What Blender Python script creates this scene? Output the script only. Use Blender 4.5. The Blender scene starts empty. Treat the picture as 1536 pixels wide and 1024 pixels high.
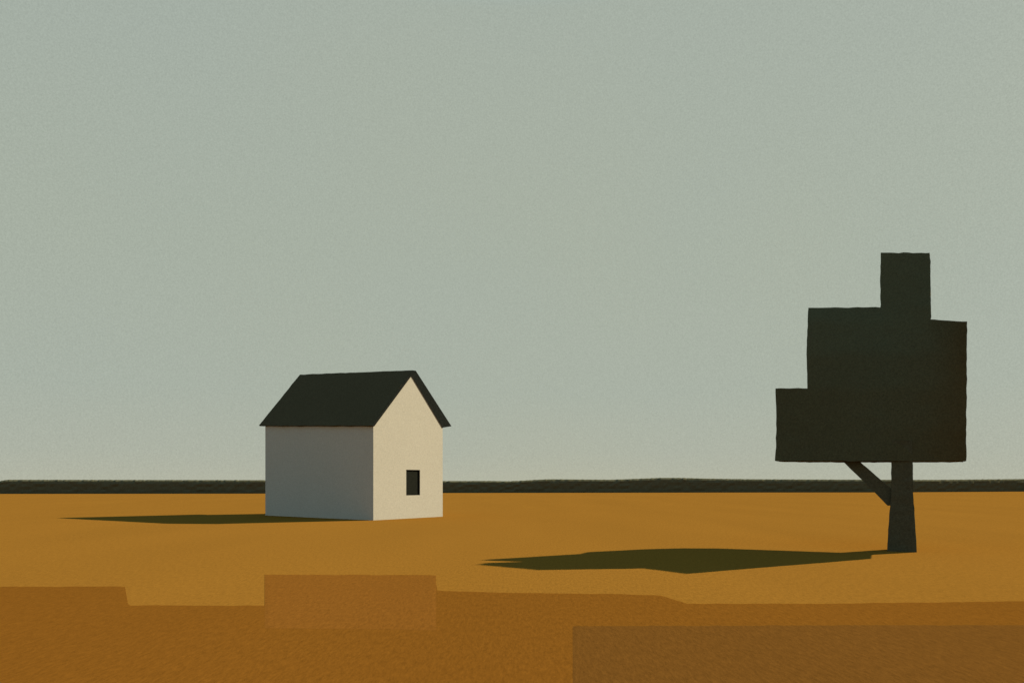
import bpy, bmesh, math, random
from mathutils import Vector, noise

random.seed(7)
H = 1.7                      # eye height of the camera, metres
F, CX, YH = 1079.0, 768.0, 722.0
scene = bpy.context.scene
col = scene.collection

# ------------------------------------------------------------------ helpers
def mesh_obj(name, bm, mat, parent=None, smooth=False):
    bm.normal_update()
    me = bpy.data.meshes.new(name)
    bm.to_mesh(me); bm.free()
    me.materials.append(mat)
    if smooth:
        for p in me.polygons: p.use_smooth = True
    o = bpy.data.objects.new(name, me)
    col.objects.link(o)
    if parent:
        o.parent = parent
        for v in me.vertices: v.co = v.co - parent.location
    return o

def tag(o, **kw):
    for k, v in kw.items(): o[k] = v
    return o

def empty(name, loc, **kw):
    o = bpy.data.objects.new(name, None)
    o.location = loc; o.empty_display_size = 0.3
    col.objects.link(o)
    return tag(o, **kw)

def ray(px, py): return Vector(((px-CX)/F, 1.0, (YH-py)/F))
def on_ground(px, py):
    r = ray(px, py); t = H/((py-YH)/F)
    return Vector((r.x*t, t, 0.0))
def on_plane(px, py, p0, n):
    r = ray(px, py); c = Vector((0, 0, H))
    return c + r*((p0-c).dot(n)/r.dot(n))

def lump(x, y):
    """height of the field surface (dead level)"""
    return 0.0

# ------------------------------------------------------------------ materials
def lin(c):
    return tuple(((v/255)/12.92 if v/255 <= .04045 else ((v/255+.055)/1.055)**2.4) for v in c)

def grainy(name, base, grain=0.2, scale=9.0, blotch=0.06, bscale=0.5, bump=0.25,
           rough=0.95, stretch=(1, 1, 1), tint=None, tfac=0.0, bdist=0.01, spec=0.12, nrough=.9, det=8):
    m = bpy.data.materials.new(name); m.use_nodes = True
    nt = m.node_tree; N = nt.nodes; L = nt.links
    bs = N['Principled BSDF']
    bs.inputs['Roughness'].default_value = rough
    bs.inputs['Specular IOR Level'].default_value = spec
    tc = N.new('ShaderNodeTexCoord'); mp = N.new('ShaderNodeMapping')
    mp.inputs['Scale'].default_value = stretch
    L.new(tc.outputs['Object'], mp.inputs['Vector'])
    n1 = N.new('ShaderNodeTexNoise'); n1.inputs['Scale'].default_value = scale
    n1.inputs['Detail'].default_value = det; n1.inputs['Roughness'].default_value = nrough
    L.new(mp.outputs[0], n1.inputs['Vector'])
    n2 = N.new('ShaderNodeTexNoise'); n2.inputs['Scale'].default_value = bscale
    n2.inputs['Detail'].default_value = 3
    L.new(mp.outputs[0], n2.inputs['Vector'])
    r1 = N.new('ShaderNodeMapRange')
    r1.inputs['From Min'].default_value = 0.38; r1.inputs['From Max'].default_value = 0.62
    r1.inputs['To Min'].default_value = 1-grain; r1.inputs['To Max'].default_value = 1+grain
    L.new(n1.outputs['Fac'], r1.inputs['Value'])
    r2 = N.new('ShaderNodeMapRange')
    r2.inputs['From Min'].default_value = 0.3; r2.inputs['From Max'].default_value = 0.7
    r2.inputs['To Min'].default_value = 1-blotch; r2.inputs['To Max'].default_value = 1+blotch
    L.new(n2.outputs['Fac'], r2.inputs['Value'])
    mu = N.new('ShaderNodeMath'); mu.operation = 'MULTIPLY'
    L.new(r1.outputs[0], mu.inputs[0]); L.new(r2.outputs[0], mu.inputs[1])
    cm = N.new('ShaderNodeMix'); cm.data_type = 'RGBA'
    cm.inputs[6].default_value = (*base, 1); cm.inputs[7].default_value = (*(tint or base), 1)
    if tint:
        r3 = N.new('ShaderNodeMapRange')
        r3.inputs['From Min'].default_value = 0.35; r3.inputs['From Max'].default_value = 0.65
        r3.inputs['To Max'].default_value = tfac
        n3 = N.new('ShaderNodeTexNoise'); n3.inputs['Scale'].default_value = bscale*0.6
        n3.inputs['Detail'].default_value = 4
        L.new(mp.outputs[0], n3.inputs['Vector'])
        L.new(n3.outputs['Fac'], r3.inputs['Value']); L.new(r3.outputs[0], cm.inputs[0])
    else:
        cm.inputs[0].default_value = 0
    sc = N.new('ShaderNodeVectorMath'); sc.operation = 'SCALE'
    L.new(cm.outputs[2], sc.inputs[0]); L.new(mu.outputs[0], sc.inputs['Scale'])
    L.new(sc.outputs[0], bs.inputs['Base Color'])
    bp = N.new('ShaderNodeBump'); bp.inputs['Strength'].default_value = bump
    bp.inputs['Distance'].default_value = bdist
    L.new(n1.outputs['Fac'], bp.inputs['Height']); L.new(bp.outputs[0], bs.inputs['Normal'])
    return m

G = dict(grain=.36, scale=24, blotch=.035, bscale=.30, bump=.0, stretch=(1, .2, 1), nrough=1.0, det=10, spec=0, rough=1)
M_field  = grainy('dry_grass_soil', (.136, .0600, .0082), **G)
M_brown  = grainy('tilled_soil',    (.097, .037, .0044), **G)
M_mid    = grainy('tilled_soil_pale', (.105, .040, .0056), **G)
M_dark   = grainy('damp_soil',      (.0755, .031, .0052), **G)
M_wall   = grainy('limewash_plaster', (.296, .269, .200), grain=.13, scale=14, blotch=.015, bscale=.5, bump=.06)
M_roof   = grainy('tarred_slate',   (.046, .035, .0165), grain=.32, scale=14, blotch=.04, bump=.05, spec=.0)
M_leaf   = grainy('dark_foliage',   (.051, .0435, .0195), grain=.32, scale=22, blotch=.04, bscale=.6, bump=.05, spec=.0)
M_hedge  = grainy('hedge_foliage',  (.068, .061, .031), grain=.18, scale=5, blotch=.03, bscale=.05, bump=.05, spec=.0)
M_bark   = grainy('dark_bark',      (.052, .046, .024), grain=.32, scale=20, blotch=.05, bump=.08, spec=.0)
M_verge  = grainy('roof_verge_darkened', (.0115, .0125, .0100), grain=.4, scale=9, blotch=.05, bump=.1, spec=.0)  # roof verge, coloured darker than the roof to cancel the sunlight on it
M_frame  = grainy('window_paint',   (.0085, .0086, .0060), grain=.3, scale=12, bump=.1, spec=.0)
M_glass  = grainy('dusty_glass',    (.0115, .0120, .0085), grain=.3, scale=12, bump=.05, rough=.8, spec=.0)

# ------------------------------------------------------------------ ground
def axis(lo, hi, step, far_lo, far_hi):
    a = []
    n = int(round((hi-lo)/step))
    a = [lo+i*step for i in range(n+1)]
    s, v = step, hi
    while v < far_hi: s *= 1.25; v += s; a.append(v)
    s, v = step, lo
    while v > far_lo: s *= 1.25; v -= s; a.insert(0, v)
    return a

def build_ground():
    xs = axis(-26, 22, 1.0, -4000, 4000)
    ys = axis(2, 46, 1.0, -60, 6000)
    me = bpy.data.meshes.new('ground')
    vs = []
    for y in ys:
        for x in xs:
            w = 1.0 if (-30 < x < 26 and y < 60) else 0.0
            vs.append((x, y, lump(x, y)*w))
    nx = len(xs)
    fs = [(j*nx+i, j*nx+i+1, (j+1)*nx+i+1, (j+1)*nx+i)
          for j in range(len(ys)-1) for i in range(nx-1)]
    me.from_pydata(vs, [], fs); me.materials.append(M_field)
    for p in me.polygons: p.use_smooth = True
    o = bpy.data.objects.new('ground', me); col.objects.link(o)
    tag(o, kind='structure', label='flat ochre field of dry grass reaching the horizon')
build_ground()

def interp(pts, x):
    if x <= pts[0][0]: return pts[0][1]
    for (x0, y0), (x1, y1) in zip(pts, pts[1:]):
        if x <= x1: return y0+(y1-y0)*(x-x0)/max(x1-x0, 1e-6)
    return pts[-1][1]

def soil_plot(name, top, bottom, x0, x1, mat, lift, label):
    """a strip of worked soil lying on the field; outline given on the ground"""
    bm = bmesh.new()
    n = int((x1-x0)/4)
    cols = [x0-3]+[x0+2+(x1-x0-4)*i/n for i in range(n+1)]+[x1+3]
    rows = [-.8]+[k/64 for k in range(65)]+[2]       # first and last are the buried rim
    g = []
    for ci, px in enumerate(cols):
        pc = min(max(px, x0), x1)
        yt, yb = interp(top, pc), interp(bottom, pc)
        dt, db = H*F/(yt-YH), H*F/(yb-YH)
        cl = []
        for k, t in enumerate(rows):
            rim = ci in (0, len(cols)-1) or k in (0, len(rows)-1)
            d = H*F/(yt-.8-YH) if k == 0 else (H*F/(yb+.8-YH) if k == len(rows)-1 else dt+(db-dt)*t)
            tt = min(max(t, 0), 1)
            wob = (0.05*noise.noise(Vector((px*.035, 3+lift*999, 0)))+0.03*noise.noise(Vector((px*.11, 8, 0))))*(1-tt)
            X = (px-CX)/F*d; Y = d+wob*d/12
            cl.append(bm.verts.new((X, Y, lump(X, Y)+(.0003 if rim and lift < .002 else .0018 if rim else lift))))
        g.append(cl)
    for i in range(len(cols)-1):
        for k in range(len(rows)-1):
            bm.faces.new((g[i][k], g[i][k+1], g[i+1][k+1], g[i+1][k]))
    o = mesh_obj(name, bm, mat)
    tag(o, kind='structure', label=label)

soil_plot('tilled_soil', [(191.5, 880), (193, 908), (397, 908.5), (398.5, 862), (652, 863), (653, 886),
                          (760, 889), (900, 891), (990, 893), (1030, 905.5), (1200, 906), (1536, 902), (2200, 900)],
          [(-600, 1700), (2200, 1700)], -600, 2200, M_brown, .0015, 'brown tilled soil across the near field')
soil_plot('pale_tilled_soil', [(398, 862.4), (652, 863.4)], [(398, 941), (600, 943), (652, 944)], 400, 651, M_mid, .003,
          'paler brown strip of tilled soil in the near field')
soil_plot('damp_soil', [(862, 939.5), (1300, 938), (2200, 938)], [(862, 1700), (2200, 1700)], 862, 2200, M_dark, .003,
          'dark damp soil strip at the near right of the field')

# ------------------------------------------------------------------ farmhouse
def rough_poly(bm, pts, seg=0.35, amp=0.0, cache=None):
    """polygon whose edges are split and slightly uneven; shared edges reuse the same points"""
    vs = []
    for a, b in zip(pts, pts[1:]+pts[:1]):
        n = max(1, int((b-a).length/seg))
        for i in range(n):
            p = a.lerp(b, i/n)
            key = tuple(round(c, 3) for c in p)
            if key not in cache:
                q = p.copy()
                if amp and i:
                    q += Vector((noise.noise(p*2.3), noise.noise(p*2.3+Vector((9, 9, 9))), noise.noise(p*2.3+Vector((5, 1, 7)))))*amp
                cache[key] = bm.verts.new(q)
            vs.append(cache[key])
    try: bm.faces.new(vs)
    except ValueError: pass

def solid(bm, front, back, seg=0.35, amp=0.0):
    cache = {}
    rough_poly(bm, front, seg, amp, cache)
    rough_poly(bm, back[::-1], seg, amp, cache)
    n = len(front)
    for i in range(n):
        j = (i+1) % n
        rough_poly(bm, [front[j], front[i], back[i], back[j]], seg, amp, cache)

c0 = on_ground(560, 780); c1 = on_ground(664, 774.3); c3 = on_ground(398, 772.6)
c2 = c1 + (c3-c0)
Z = Vector((0, 0, 1))
ng = (c1-c0).cross(Z).normalized()            # gable normal, towards right front
nl = (c3-c0).cross(Z).normalized()
if nl.y > 0: nl = -nl                          # long wall normal, towards left front
if ng.y > 0: ng = -ng
t0 = on_plane(560, 638.8, c0, ng)
t1 = on_plane(664, 640.5, c0, ng)
ap = on_plane(617, 562, c0, ng)
t3 = on_plane(398, 638.8, c3, nl)
house = empty('farmhouse', (c0+c1+c2+c3)/4,
              label='small pale farmhouse with dark pitched roof standing in the ochre field', category='house')
# far gable: ridge runs back from the front apex
mid = (c0+c1)/2
nr = nl
ap3 = on_plane(450, 562, ap, nr)               # far end of the ridge
back_n = ng
def to_back(p, h=None, off=0.0):
    """carry a point of the front gable plane straight back to the far gable plane"""
    d = (c3-c0)
    q = p + d + d.normalized()*off
    if h is not None: q.z = h
    return q
t2 = to_back(t1, t1.z + (t3.z-t0.z))
apb = to_back(ap, ap.z + (t3.z-t0.z)*0.6)
# window opening in the gable wall
W = [on_plane(609.3, 742.6, c0, ng), on_plane(630, 742.2, c0, ng), on_plane(630, 704.2, c0, ng), on_plane(609.3, 704.4, c0, ng)]
zl = (W[0].z+W[1].z)/2; zh = (W[2].z+W[3].z)/2
W[0].z = W[1].z = zl; W[2].z = W[3].z = zh
W[3].x, W[3].y = W[0].x, W[0].y; W[2].x, W[2].y = W[1].x, W[1].y

bm = bmesh.new()
low = Z*-0.15
V = {}
def v(p):
    k = tuple(round(c, 4) for c in p)
    if k not in V: V[k] = bm.verts.new(p)
    return V[k]
b0, b1, b2, b3 = c0+low, c1+low, c2+low, c3+low
outer = [v(b0), v(b1), v(t1), v(ap), v(t0)]
inner = [v(p) for p in W]
es = [bm.edges.new((outer[i], outer[(i+1) % 5])) for i in range(5)]
es += [bm.edges.new((inner[i], inner[(i+1) % 4])) for i in range(4)]
bmesh.ops.triangle_fill(bm, use_beauty=True, edges=es)
dep = -ng*0.07
for i in range(4):
    j = (i+1) % 4
    bm.faces.new((v(W[i]), v(W[j]), v(W[j]+dep), v(W[i]+dep)))
bm.faces.new((v(b3), v(b0), v(t0), v(t3)))
bm.faces.new((v(b1), v(b2), v(t2), v(t1)))
bm.faces.new((v(b2), v(b3), v(t3), v(apb), v(t2)))
bmesh.ops.recalc_face_normals(bm, faces=bm.faces)
mesh_obj('wall', bm, M_wall, house)

# window: dark frame, pane inside it
bm = bmesh.new()
wu = (W[1]-W[0]).normalized(); ww = (W[1]-W[0]).length; wh = zh-zl
base = W[0]-ng*0.07
def wbox(bm, u0, u1, z0, z1, d0, d1):
    P = [base+wu*u+Z*z+ng*d for d in (d0, d1) for (u, z) in ((u0, z0), (u1, z0), (u1, z1), (u0, z1))]
    vs = [bm.verts.new(p) for p in P]
    for f in ((0, 1, 2, 3), (7, 6, 5, 4), (0, 4, 5, 1), (1, 5, 6, 2), (2, 6, 7, 3), (3, 7, 4, 0)):
        bm.faces.new([vs[i] for i in f])
fw = 0.045
g_ = .002
wbox(bm, g_, fw, g_, wh-g_, -.01, .04); wbox(bm, ww-fw, ww-g_, g_, wh-g_, -.01, .04)
wbox(bm, fw, ww-fw, g_, fw, -.01, .038); wbox(bm, fw, ww-fw, wh-fw, wh-g_, -.01, .038)
bmesh.ops.recalc_face_normals(bm, faces=bm.faces)
win = mesh_obj('window', bm, M_frame, house)
bm = bmesh.new()
wbox(bm, fw-.01, ww-fw+.01, fw-.01, wh-fw+.01, 0.0, .012)
bmesh.ops.recalc_face_normals(bm, faces=bm.faces)
pane = mesh_obj('pane', bm, M_glass)
for vv in pane.data.vertices: vv.co = vv.co - house.location
pane.parent = win

# roof: two thick slopes as one body
off = ng*0.012
pl0 = c0+off
fr = [on_plane(x, y, pl0, ng) for x, y in ((559.2, 639.2), (617.2, 561.6), (664.3, 641), (677, 639), (623.5, 555.8), (619, 555.2), (557.6, 638.0))]
dv = (c3-c0).normalized()
ln = (c3-c0).length
rise_e = (t3.z-t0.z); 
eaveL = on_plane(388.3, 637.8, fr[6], nl)            # far outer corner of the left eave
over = (eaveL-fr[6]).dot(dv)
ridgeB = on_plane(450, 561.5, fr[5], nl)
rl = (ridgeB-fr[5]).dot(dv)
bk = []
for i, p in enumerate(fr):
    if i in (4, 5, 1):
        q = p + dv*(rl if i != 1 else rl-.0); q.z = p.z + (ridgeB.z-fr[5].z)
    else:
        q = p + dv*over; q.z = p.z + (eaveL.z-fr[6].z)
    bk.append(q)
bm = bmesh.new()
solid(bm, fr, bk, seg=.35, amp=.022)
bmesh.ops.recalc_face_normals(bm, faces=bm.faces)
bmesh.ops.triangulate(bm, faces=bm.faces)
mesh_obj('roof', bm, M_roof, house)
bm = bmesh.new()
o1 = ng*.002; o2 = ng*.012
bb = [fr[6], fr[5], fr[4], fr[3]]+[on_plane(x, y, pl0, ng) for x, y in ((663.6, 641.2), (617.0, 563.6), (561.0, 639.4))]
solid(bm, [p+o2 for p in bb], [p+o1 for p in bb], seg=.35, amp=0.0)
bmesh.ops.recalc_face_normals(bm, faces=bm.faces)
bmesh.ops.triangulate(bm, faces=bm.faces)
mesh_obj('verge_darkened', bm, M_verge, house)  # added sheet over the roof verge, its colour darkened against the sun
print('HOUSE', (c1-c0).length, (c3-c0).length, 'angle', math.degrees((c1-c0).angle(c3-c0)), 'eave', t0.z, t3.z, t1.z, 'ridge', fr[5].z, ridgeB.z, 'over', over-ln, rl-ln)

# ------------------------------------------------------------------ tree
th = math.atan2(587, F)
bdir = Vector((math.sin(th), math.cos(th), 0)); adir = Vector((math.cos(th), -math.sin(th), 0))
tb = on_ground(1353, 827)
tree = empty('tree', tb+bdir*.25, label='dark blocky tree with squared crown standing right of the farmhouse', category='tree')
def on_tree(px, py, D=0.0):
    return on_plane(px, py, tb+bdir*D*H, bdir)

def roughen(bm, amp, fr_=4.0):
    for w in bm.verts:
        p = w.co
        w.co = p + Vector((noise.noise(p*fr_), noise.noise(p*fr_+Vector((31, 7, 2))), noise.noise(p*fr_+Vector((5, 17, 40)))))*amp

def split(bps, step):
    out = []
    for p, q in zip(bps, bps[1:]):
        n = max(1, round((q-p)/step)); out += [p+(q-p)*i/n for i in range(n)]
    return out+[bps[-1]]
def crown_mesh():
    X = split([1164, 1211, 1321, 1396, 1450], 7); Y = split([379, 461, 481, 582, 691], 7); K = 6
    left = [(461, 1212.6), (500, 1210.8), (530, 1209.6), (582, 1211.2)]
    gx = [1164, 1211, 1321, 1396, 1450]
    gf = [(379, (1.4, 1.4, 1.4, 1.02, 1.0)), (461, (.74, .74, .84, .46, .0)), (482, (.52, .52, .66, .36, -.10)),
          (530, (.26, .26, .34, .18, .0)), (582, (.13, .10, .15, .07, .10)), (640, (.04, .02, .03, .02, .18)), (691, (-.04, -.05, -.05, .02, .30))]
    gb = [(379, (1.62, 1.62, 1.62, 1.42, 1.4)), (461, (.84, .84, 1.28, 1.3, 1.2)), (530, (1.0, 1.05, 1.25, 1.3, 1.2)),
          (582, (.78, 1.2, 1.2, 1.2, 1.2)), (640, (.85, 1.0, 1.1, 1.1, 1.1)), (691, (.64, .85, .95, 1.0, 1.0))]
    def grid2(g, x, y):
        return interp([(yy, interp(list(zip(gx, row)), x)) for yy, row in g], y)
    def inside(x, y):
        if x < 1211: return y > 582
        if x < 1321: return y > 461
        if x < 1396: return True
        return y > 481
    vs = {}
    bm = bmesh.new()
    def V(i, j, k):
        if (i, j, k) not in vs:
            x, y = X[i], Y[j]
            if x == 1211 and y <= 582: x = interp(left, y)
            elif x == 1164: x += .9*math.sin((y-600)*.045)-.3
            elif x == 1321 and y < 461: x += (379-y)*-.004+.6*math.sin(y*.07)-.4
            elif x == 1396 and y < 481: x += (y-430)*.016
            elif x == 1450: x -= (y-560)*.006
            if y == 481: y = 481 if x < 1396 else 479.3+(x-1396)*.055
            if y == 461: y = 461.6-(x-1211)*.009
            f0, b0_ = grid2(gf, X[i], Y[j]), grid2(gb, X[i], Y[j])
            p = on_tree(x, y, f0)+bdir*((b0_-f0)*H*k/K)
            vs[i, j, k] = bm.verts.new(p)
        return vs[i, j, k]
    nx, ny = len(X)-1, len(Y)-1
    def occ(i, j):
        return 0 <= i < nx and 0 <= j < ny and inside((X[i]+X[i+1])/2, (Y[j]+Y[j+1])/2)
    for i in range(nx):
        for j in range(ny):
            if not occ(i, j): continue
            bm.faces.new((V(i, j, 0), V(i, j+1, 0), V(i+1, j+1, 0), V(i+1, j, 0)))
            bm.faces.new((V(i, j, K), V(i+1, j, K), V(i+1, j+1, K), V(i, j+1, K)))
            for di, dj, e in ((-1, 0, ((i, j), (i, j+1))), (1, 0, ((i+1, j), (i+1, j+1))), (0, -1, ((i, j), (i+1, j))), (0, 1, ((i, j+1), (i+1, j+1)))):
                if not occ(i+di, j+dj):
                    for k in range(K):
                        bm.faces.new((V(*e[0], k), V(*e[1], k), V(*e[1], k+1), V(*e[0], k+1)))
    return bm
bm = crown_mesh()
roughen(bm, .014, 5)
roughen(bm, .010, 14)
bmesh.ops.recalc_face_normals(bm, faces=bm.faces)
crown = mesh_obj('crown', bm, M_leaf, tree, smooth=True)
crown.data.set_sharp_from_angle(angle=math.radians(45))

def prism(bm, secs, n=8):
    """tapered square limb: secs = list of four-corner loops"""
    rings = []
    for a, b in zip(secs, secs[1:]):
        for k in range(n): rings.append([p.lerp(q, k/n) for p, q in zip(a, b)])
    rings.append(secs[-1])
    def rp(r):
        o = []
        for s in range(4):
            for i in range(4): o.append(r[s].lerp(r[(s+1) % 4], i/4))
        return o
    R = [[bm.verts.new(p) for p in rp(r)] for r in rings]
    for a, b in zip(R, R[1:]):
        for i in range(16): bm.faces.new((a[i], a[(i+1) % 16], b[(i+1) % 16], b[i]))
    bm.faces.new(R[0]); bm.faces.new(R[-1][::-1])

def sec(xl, yl, xr, yr, depth, D=0.0, down=0.0):
    l, r = on_tree(xl, yl, D), on_tree(xr, yr, D)
    l.z -= down; r.z -= down
    return [l, r, r+bdir*depth, l+bdir*depth]
bm = bmesh.new()
prism(bm, [sec(1330.6, 828, 1375.3, 828, .5, down=.12), sec(1330.8, 824, 1375, 824, .5), sec(1334.5, 765, 1371.5, 765, .46),
           sec(1336.8, 740, 1369.6, 740, .44), sec(1337, 691, 1369, 691, .42), sec(1338, 660, 1368, 660, .42)])
roughen(bm, .014, 5)
bmesh.ops.recalc_face_normals(bm, faces=bm.faces)
mesh_obj('trunk', bm, M_bark, tree)
bm = bmesh.new()
prism(bm, [sec(1331.5, 758, 1352, 758, .30, .05), sec(1308, 734, 1338, 734, .30, .05), sec(1263.5, 691, 1288.2, 691, .30, .05), sec(1250, 677, 1275, 678, .30, .05)])
roughen(bm, .008, 5)
bmesh.ops.recalc_face_normals(bm, faces=bm.faces)
mesh_obj('branch', bm, M_bark, tree)

# ------------------------------------------------------------------ far hedgerow
top = [(-260, 721.5), (-40, 721), (0, 721.4), (6, 719.6), (14, 719.0), (398, 719.6), (540, 720.4), (664, 721), (735, 720.8), (760, 721.3), (780, 720.6),
       (800, 719.3), (825, 718.2), (870, 718.6), (915, 719), (950, 717.8), (990, 716.2), (1020, 716.2), (1060, 717.3),
       (1120, 718.2), (1270, 718.9), (1400, 719.2), (1480, 718.4), (1536, 718.0), (1800, 718)]
bot = [(-260, 740.5), (0, 740.2), (398, 739.8), (664, 738.9), (1100, 738.2), (1340, 738.0), (1536, 736.8), (1800, 736.4)]
bm = bmesh.new()
rings = []
n = 1100
for i in range(n+1):
    px = -260+2060*i/n
    g = on_ground(px, interp(bot, px)); d = g.y
    zt = H-(interp(top, px)-YH)/F*d
    zt += 0.05*noise.noise(Vector((px*.25, 0, 0)))
    ring = []
    prof = [(0, -.1), (0, .12), (0, .3), (0, .5), (0, .7), (.05, .87), (.25, .97), (.8, 1), (1.5, 1.0), (2.2, 1), (2.9, .97), (3.2, .8), (3.3, .5), (3.3, -.1)]
    for dy, fz in prof:
        p = Vector((g.x*(1+dy/d), d+dy, zt*fz))
        if 0 < fz < .99:
            p.y += .12*noise.noise(Vector((p.x*1.3, fz*5, 2)))
        ring.append(bm.verts.new(p))
    rings.append(ring)
for a, b in zip(rings, rings[1:]):
    for k in range(len(a)-1): bm.faces.new((a[k], b[k], b[k+1], a[k+1]))
bm.faces.new(rings[0]); bm.faces.new(rings[-1][::-1])
bmesh.ops.recalc_face_normals(bm, faces=bm.faces)
hd = mesh_obj('hedgerow', bm, M_hedge)
tag(hd, label='long low dark hedgerow running along the far edge of the field', category='hedge')

# ------------------------------------------------------------------ sky and sun
SUN_AZ, RATIO = math.radians(25), 1.5           # azimuth from +X towards +Y; shadow length per metre of height
elev = math.atan(1/RATIO)
sd = Vector((math.cos(SUN_AZ)*math.cos(elev), math.sin(SUN_AZ)*math.cos(elev), math.sin(elev)))
sl = bpy.data.lights.new('sun', 'SUN'); sl.energy = 4.7; sl.angle = math.radians(.5); sl.color = (1.0, .91, .74)
so = bpy.data.objects.new('sun', sl); col.objects.link(so)
so.rotation_euler = sd.to_track_quat('Z', 'Y').to_euler(); so.location = (20, 10, 30)

w = bpy.data.worlds.new('World'); scene.world = w; w.use_nodes = True
nt = w.node_tree; N = nt.nodes; L = nt.links
bg = N['Background']; bg.inputs['Strength'].default_value = 0.1
sky = N.new('ShaderNodeTexSky'); sky.sky_type = 'NISHITA'; sky.sun_disc = False
sky.sun_elevation = elev; sky.sun_rotation = math.pi/2-SUN_AZ
sky.air_density = 1.0; sky.dust_density = 4.0; sky.ozone_density = 1.0
tc = N.new('ShaderNodeTexCoord'); sx = N.new('ShaderNodeSeparateXYZ')
L.new(tc.outputs['Generated'], sx.inputs[0])
# thin high overcast: evens out the clear sky behind it
ramp = N.new('ShaderNodeValToRGB'); cr = ramp.color_ramp
EXP = 1.42
def skyc(c, k=1.0):
    l = lin(c); s = 10.0/2**EXP*k
    return (l[0]*s, l[1]*s, l[2]*s, 1)
cr.elements[0].position = 0.0; cr.elements[0].color = skyc((179, 181, 163))
cr.elements[1].position = 1.0; cr.elements[1].color = skyc((90, 190, 250), 1.25)  # overhead colour boosted blue, out of view, to tint the ground shadows
for p, c in ((.04, (173, 178, 163)), (.12, (168, 176, 163)), (.30, (166, 175, 162)), (.55, (164, 174, 164))):
    e = cr.elements.new(p); e.color = skyc(c)
L.new(sx.outputs['Z'], ramp.inputs['Fac'])
mx = N.new('ShaderNodeMix'); mx.data_type = 'RGBA'; mx.inputs[0].default_value = 0.992
L.new(sky.outputs[0], mx.inputs[6]); L.new(ramp.outputs[0], mx.inputs[7])
def sky_noise(scale, amp, src, detail=2, rough=.5, tintv=(1, 1, 1)):
    n = N.new('ShaderNodeTexNoise'); n.inputs['Scale'].default_value = scale
    n.inputs['Detail'].default_value = detail; n.inputs['Roughness'].default_value = rough
    L.new(tc.outputs['Generated'], n.inputs['Vector'])
    mr = N.new('ShaderNodeMapRange'); mr.inputs['From Min'].default_value = .3; mr.inputs['From Max'].default_value = .7
    mr.inputs['To Min'].default_value = -amp; mr.inputs['To Max'].default_value = amp
    L.new(n.outputs['Fac'], mr.inputs['Value'])
    vm = N.new('ShaderNodeVectorMath'); vm.operation = 'SCALE'; vm.inputs[0].default_value = tintv
    L.new(mr.outputs[0], vm.inputs['Scale'])
    ad = N.new('ShaderNodeVectorMath'); ad.operation = 'ADD'; ad.inputs[1].default_value = (1, 1, 1)
    L.new(vm.outputs[0], ad.inputs[0])
    mu = N.new('ShaderNodeVectorMath'); mu.operation = 'MULTIPLY'
    L.new(src, mu.inputs[0]); L.new(ad.outputs[0], mu.inputs[1])
    return mu.outputs[0]
s1 = sky_noise(1.6, .018, mx.outputs[2], tintv=(1, .3, -1.2))
s2 = sky_noise(560, .11, s1, detail=3, rough=.9)
# brighter, bluer sky added behind and left of the viewer to lift shaded walls
dt_ = N.new('ShaderNodeVectorMath'); dt_.operation = 'DOT_PRODUCT'
dt_.inputs[1].default_value = Vector((-.55, -.72, .42)).normalized()
L.new(tc.outputs['Generated'], dt_.inputs[0])
m2 = N.new('ShaderNodeMapRange'); m2.interpolation_type = 'SMOOTHSTEP'
m2.inputs['From Min'].default_value = .1; m2.inputs['From Max'].default_value = .9
L.new(dt_.outputs['Value'], m2.inputs['Value'])
m3 = N.new('ShaderNodeMix'); m3.data_type = 'RGBA'
m3.inputs[6].default_value = (1, 1, 1, 1); m3.inputs[7].default_value = (1.42, 1.50, 1.80, 1)
L.new(m2.outputs[0], m3.inputs[0])
m4 = N.new('ShaderNodeVectorMath'); m4.operation = 'MULTIPLY'
L.new(s2, m4.inputs[0]); L.new(m3.outputs[2], m4.inputs[1])
L.new(m4.outputs[0], bg.inputs['Color'])

# ------------------------------------------------------------------ camera
cd = bpy.data.cameras.new('camera'); cam = bpy.data.objects.new('camera', cd); col.objects.link(cam)
cam.location = (0, 0, H); cam.rotation_euler = (math.pi/2, 0, 0)
cd.sensor_width = 36; cd.lens = 36*F/1536
cd.shift_y = (YH-512)/1536
cd.clip_start = .05; cd.clip_end = 20000
scene.camera = cam
scene.view_settings.view_transform = 'Standard'; scene.view_settings.look = 'None'
scene.view_settings.exposure = EXP; scene.view_settings.gamma = 1
scene.render.engine = 'CYCLES'
scene.render.resolution_x = 1024; scene.render.resolution_y = 682
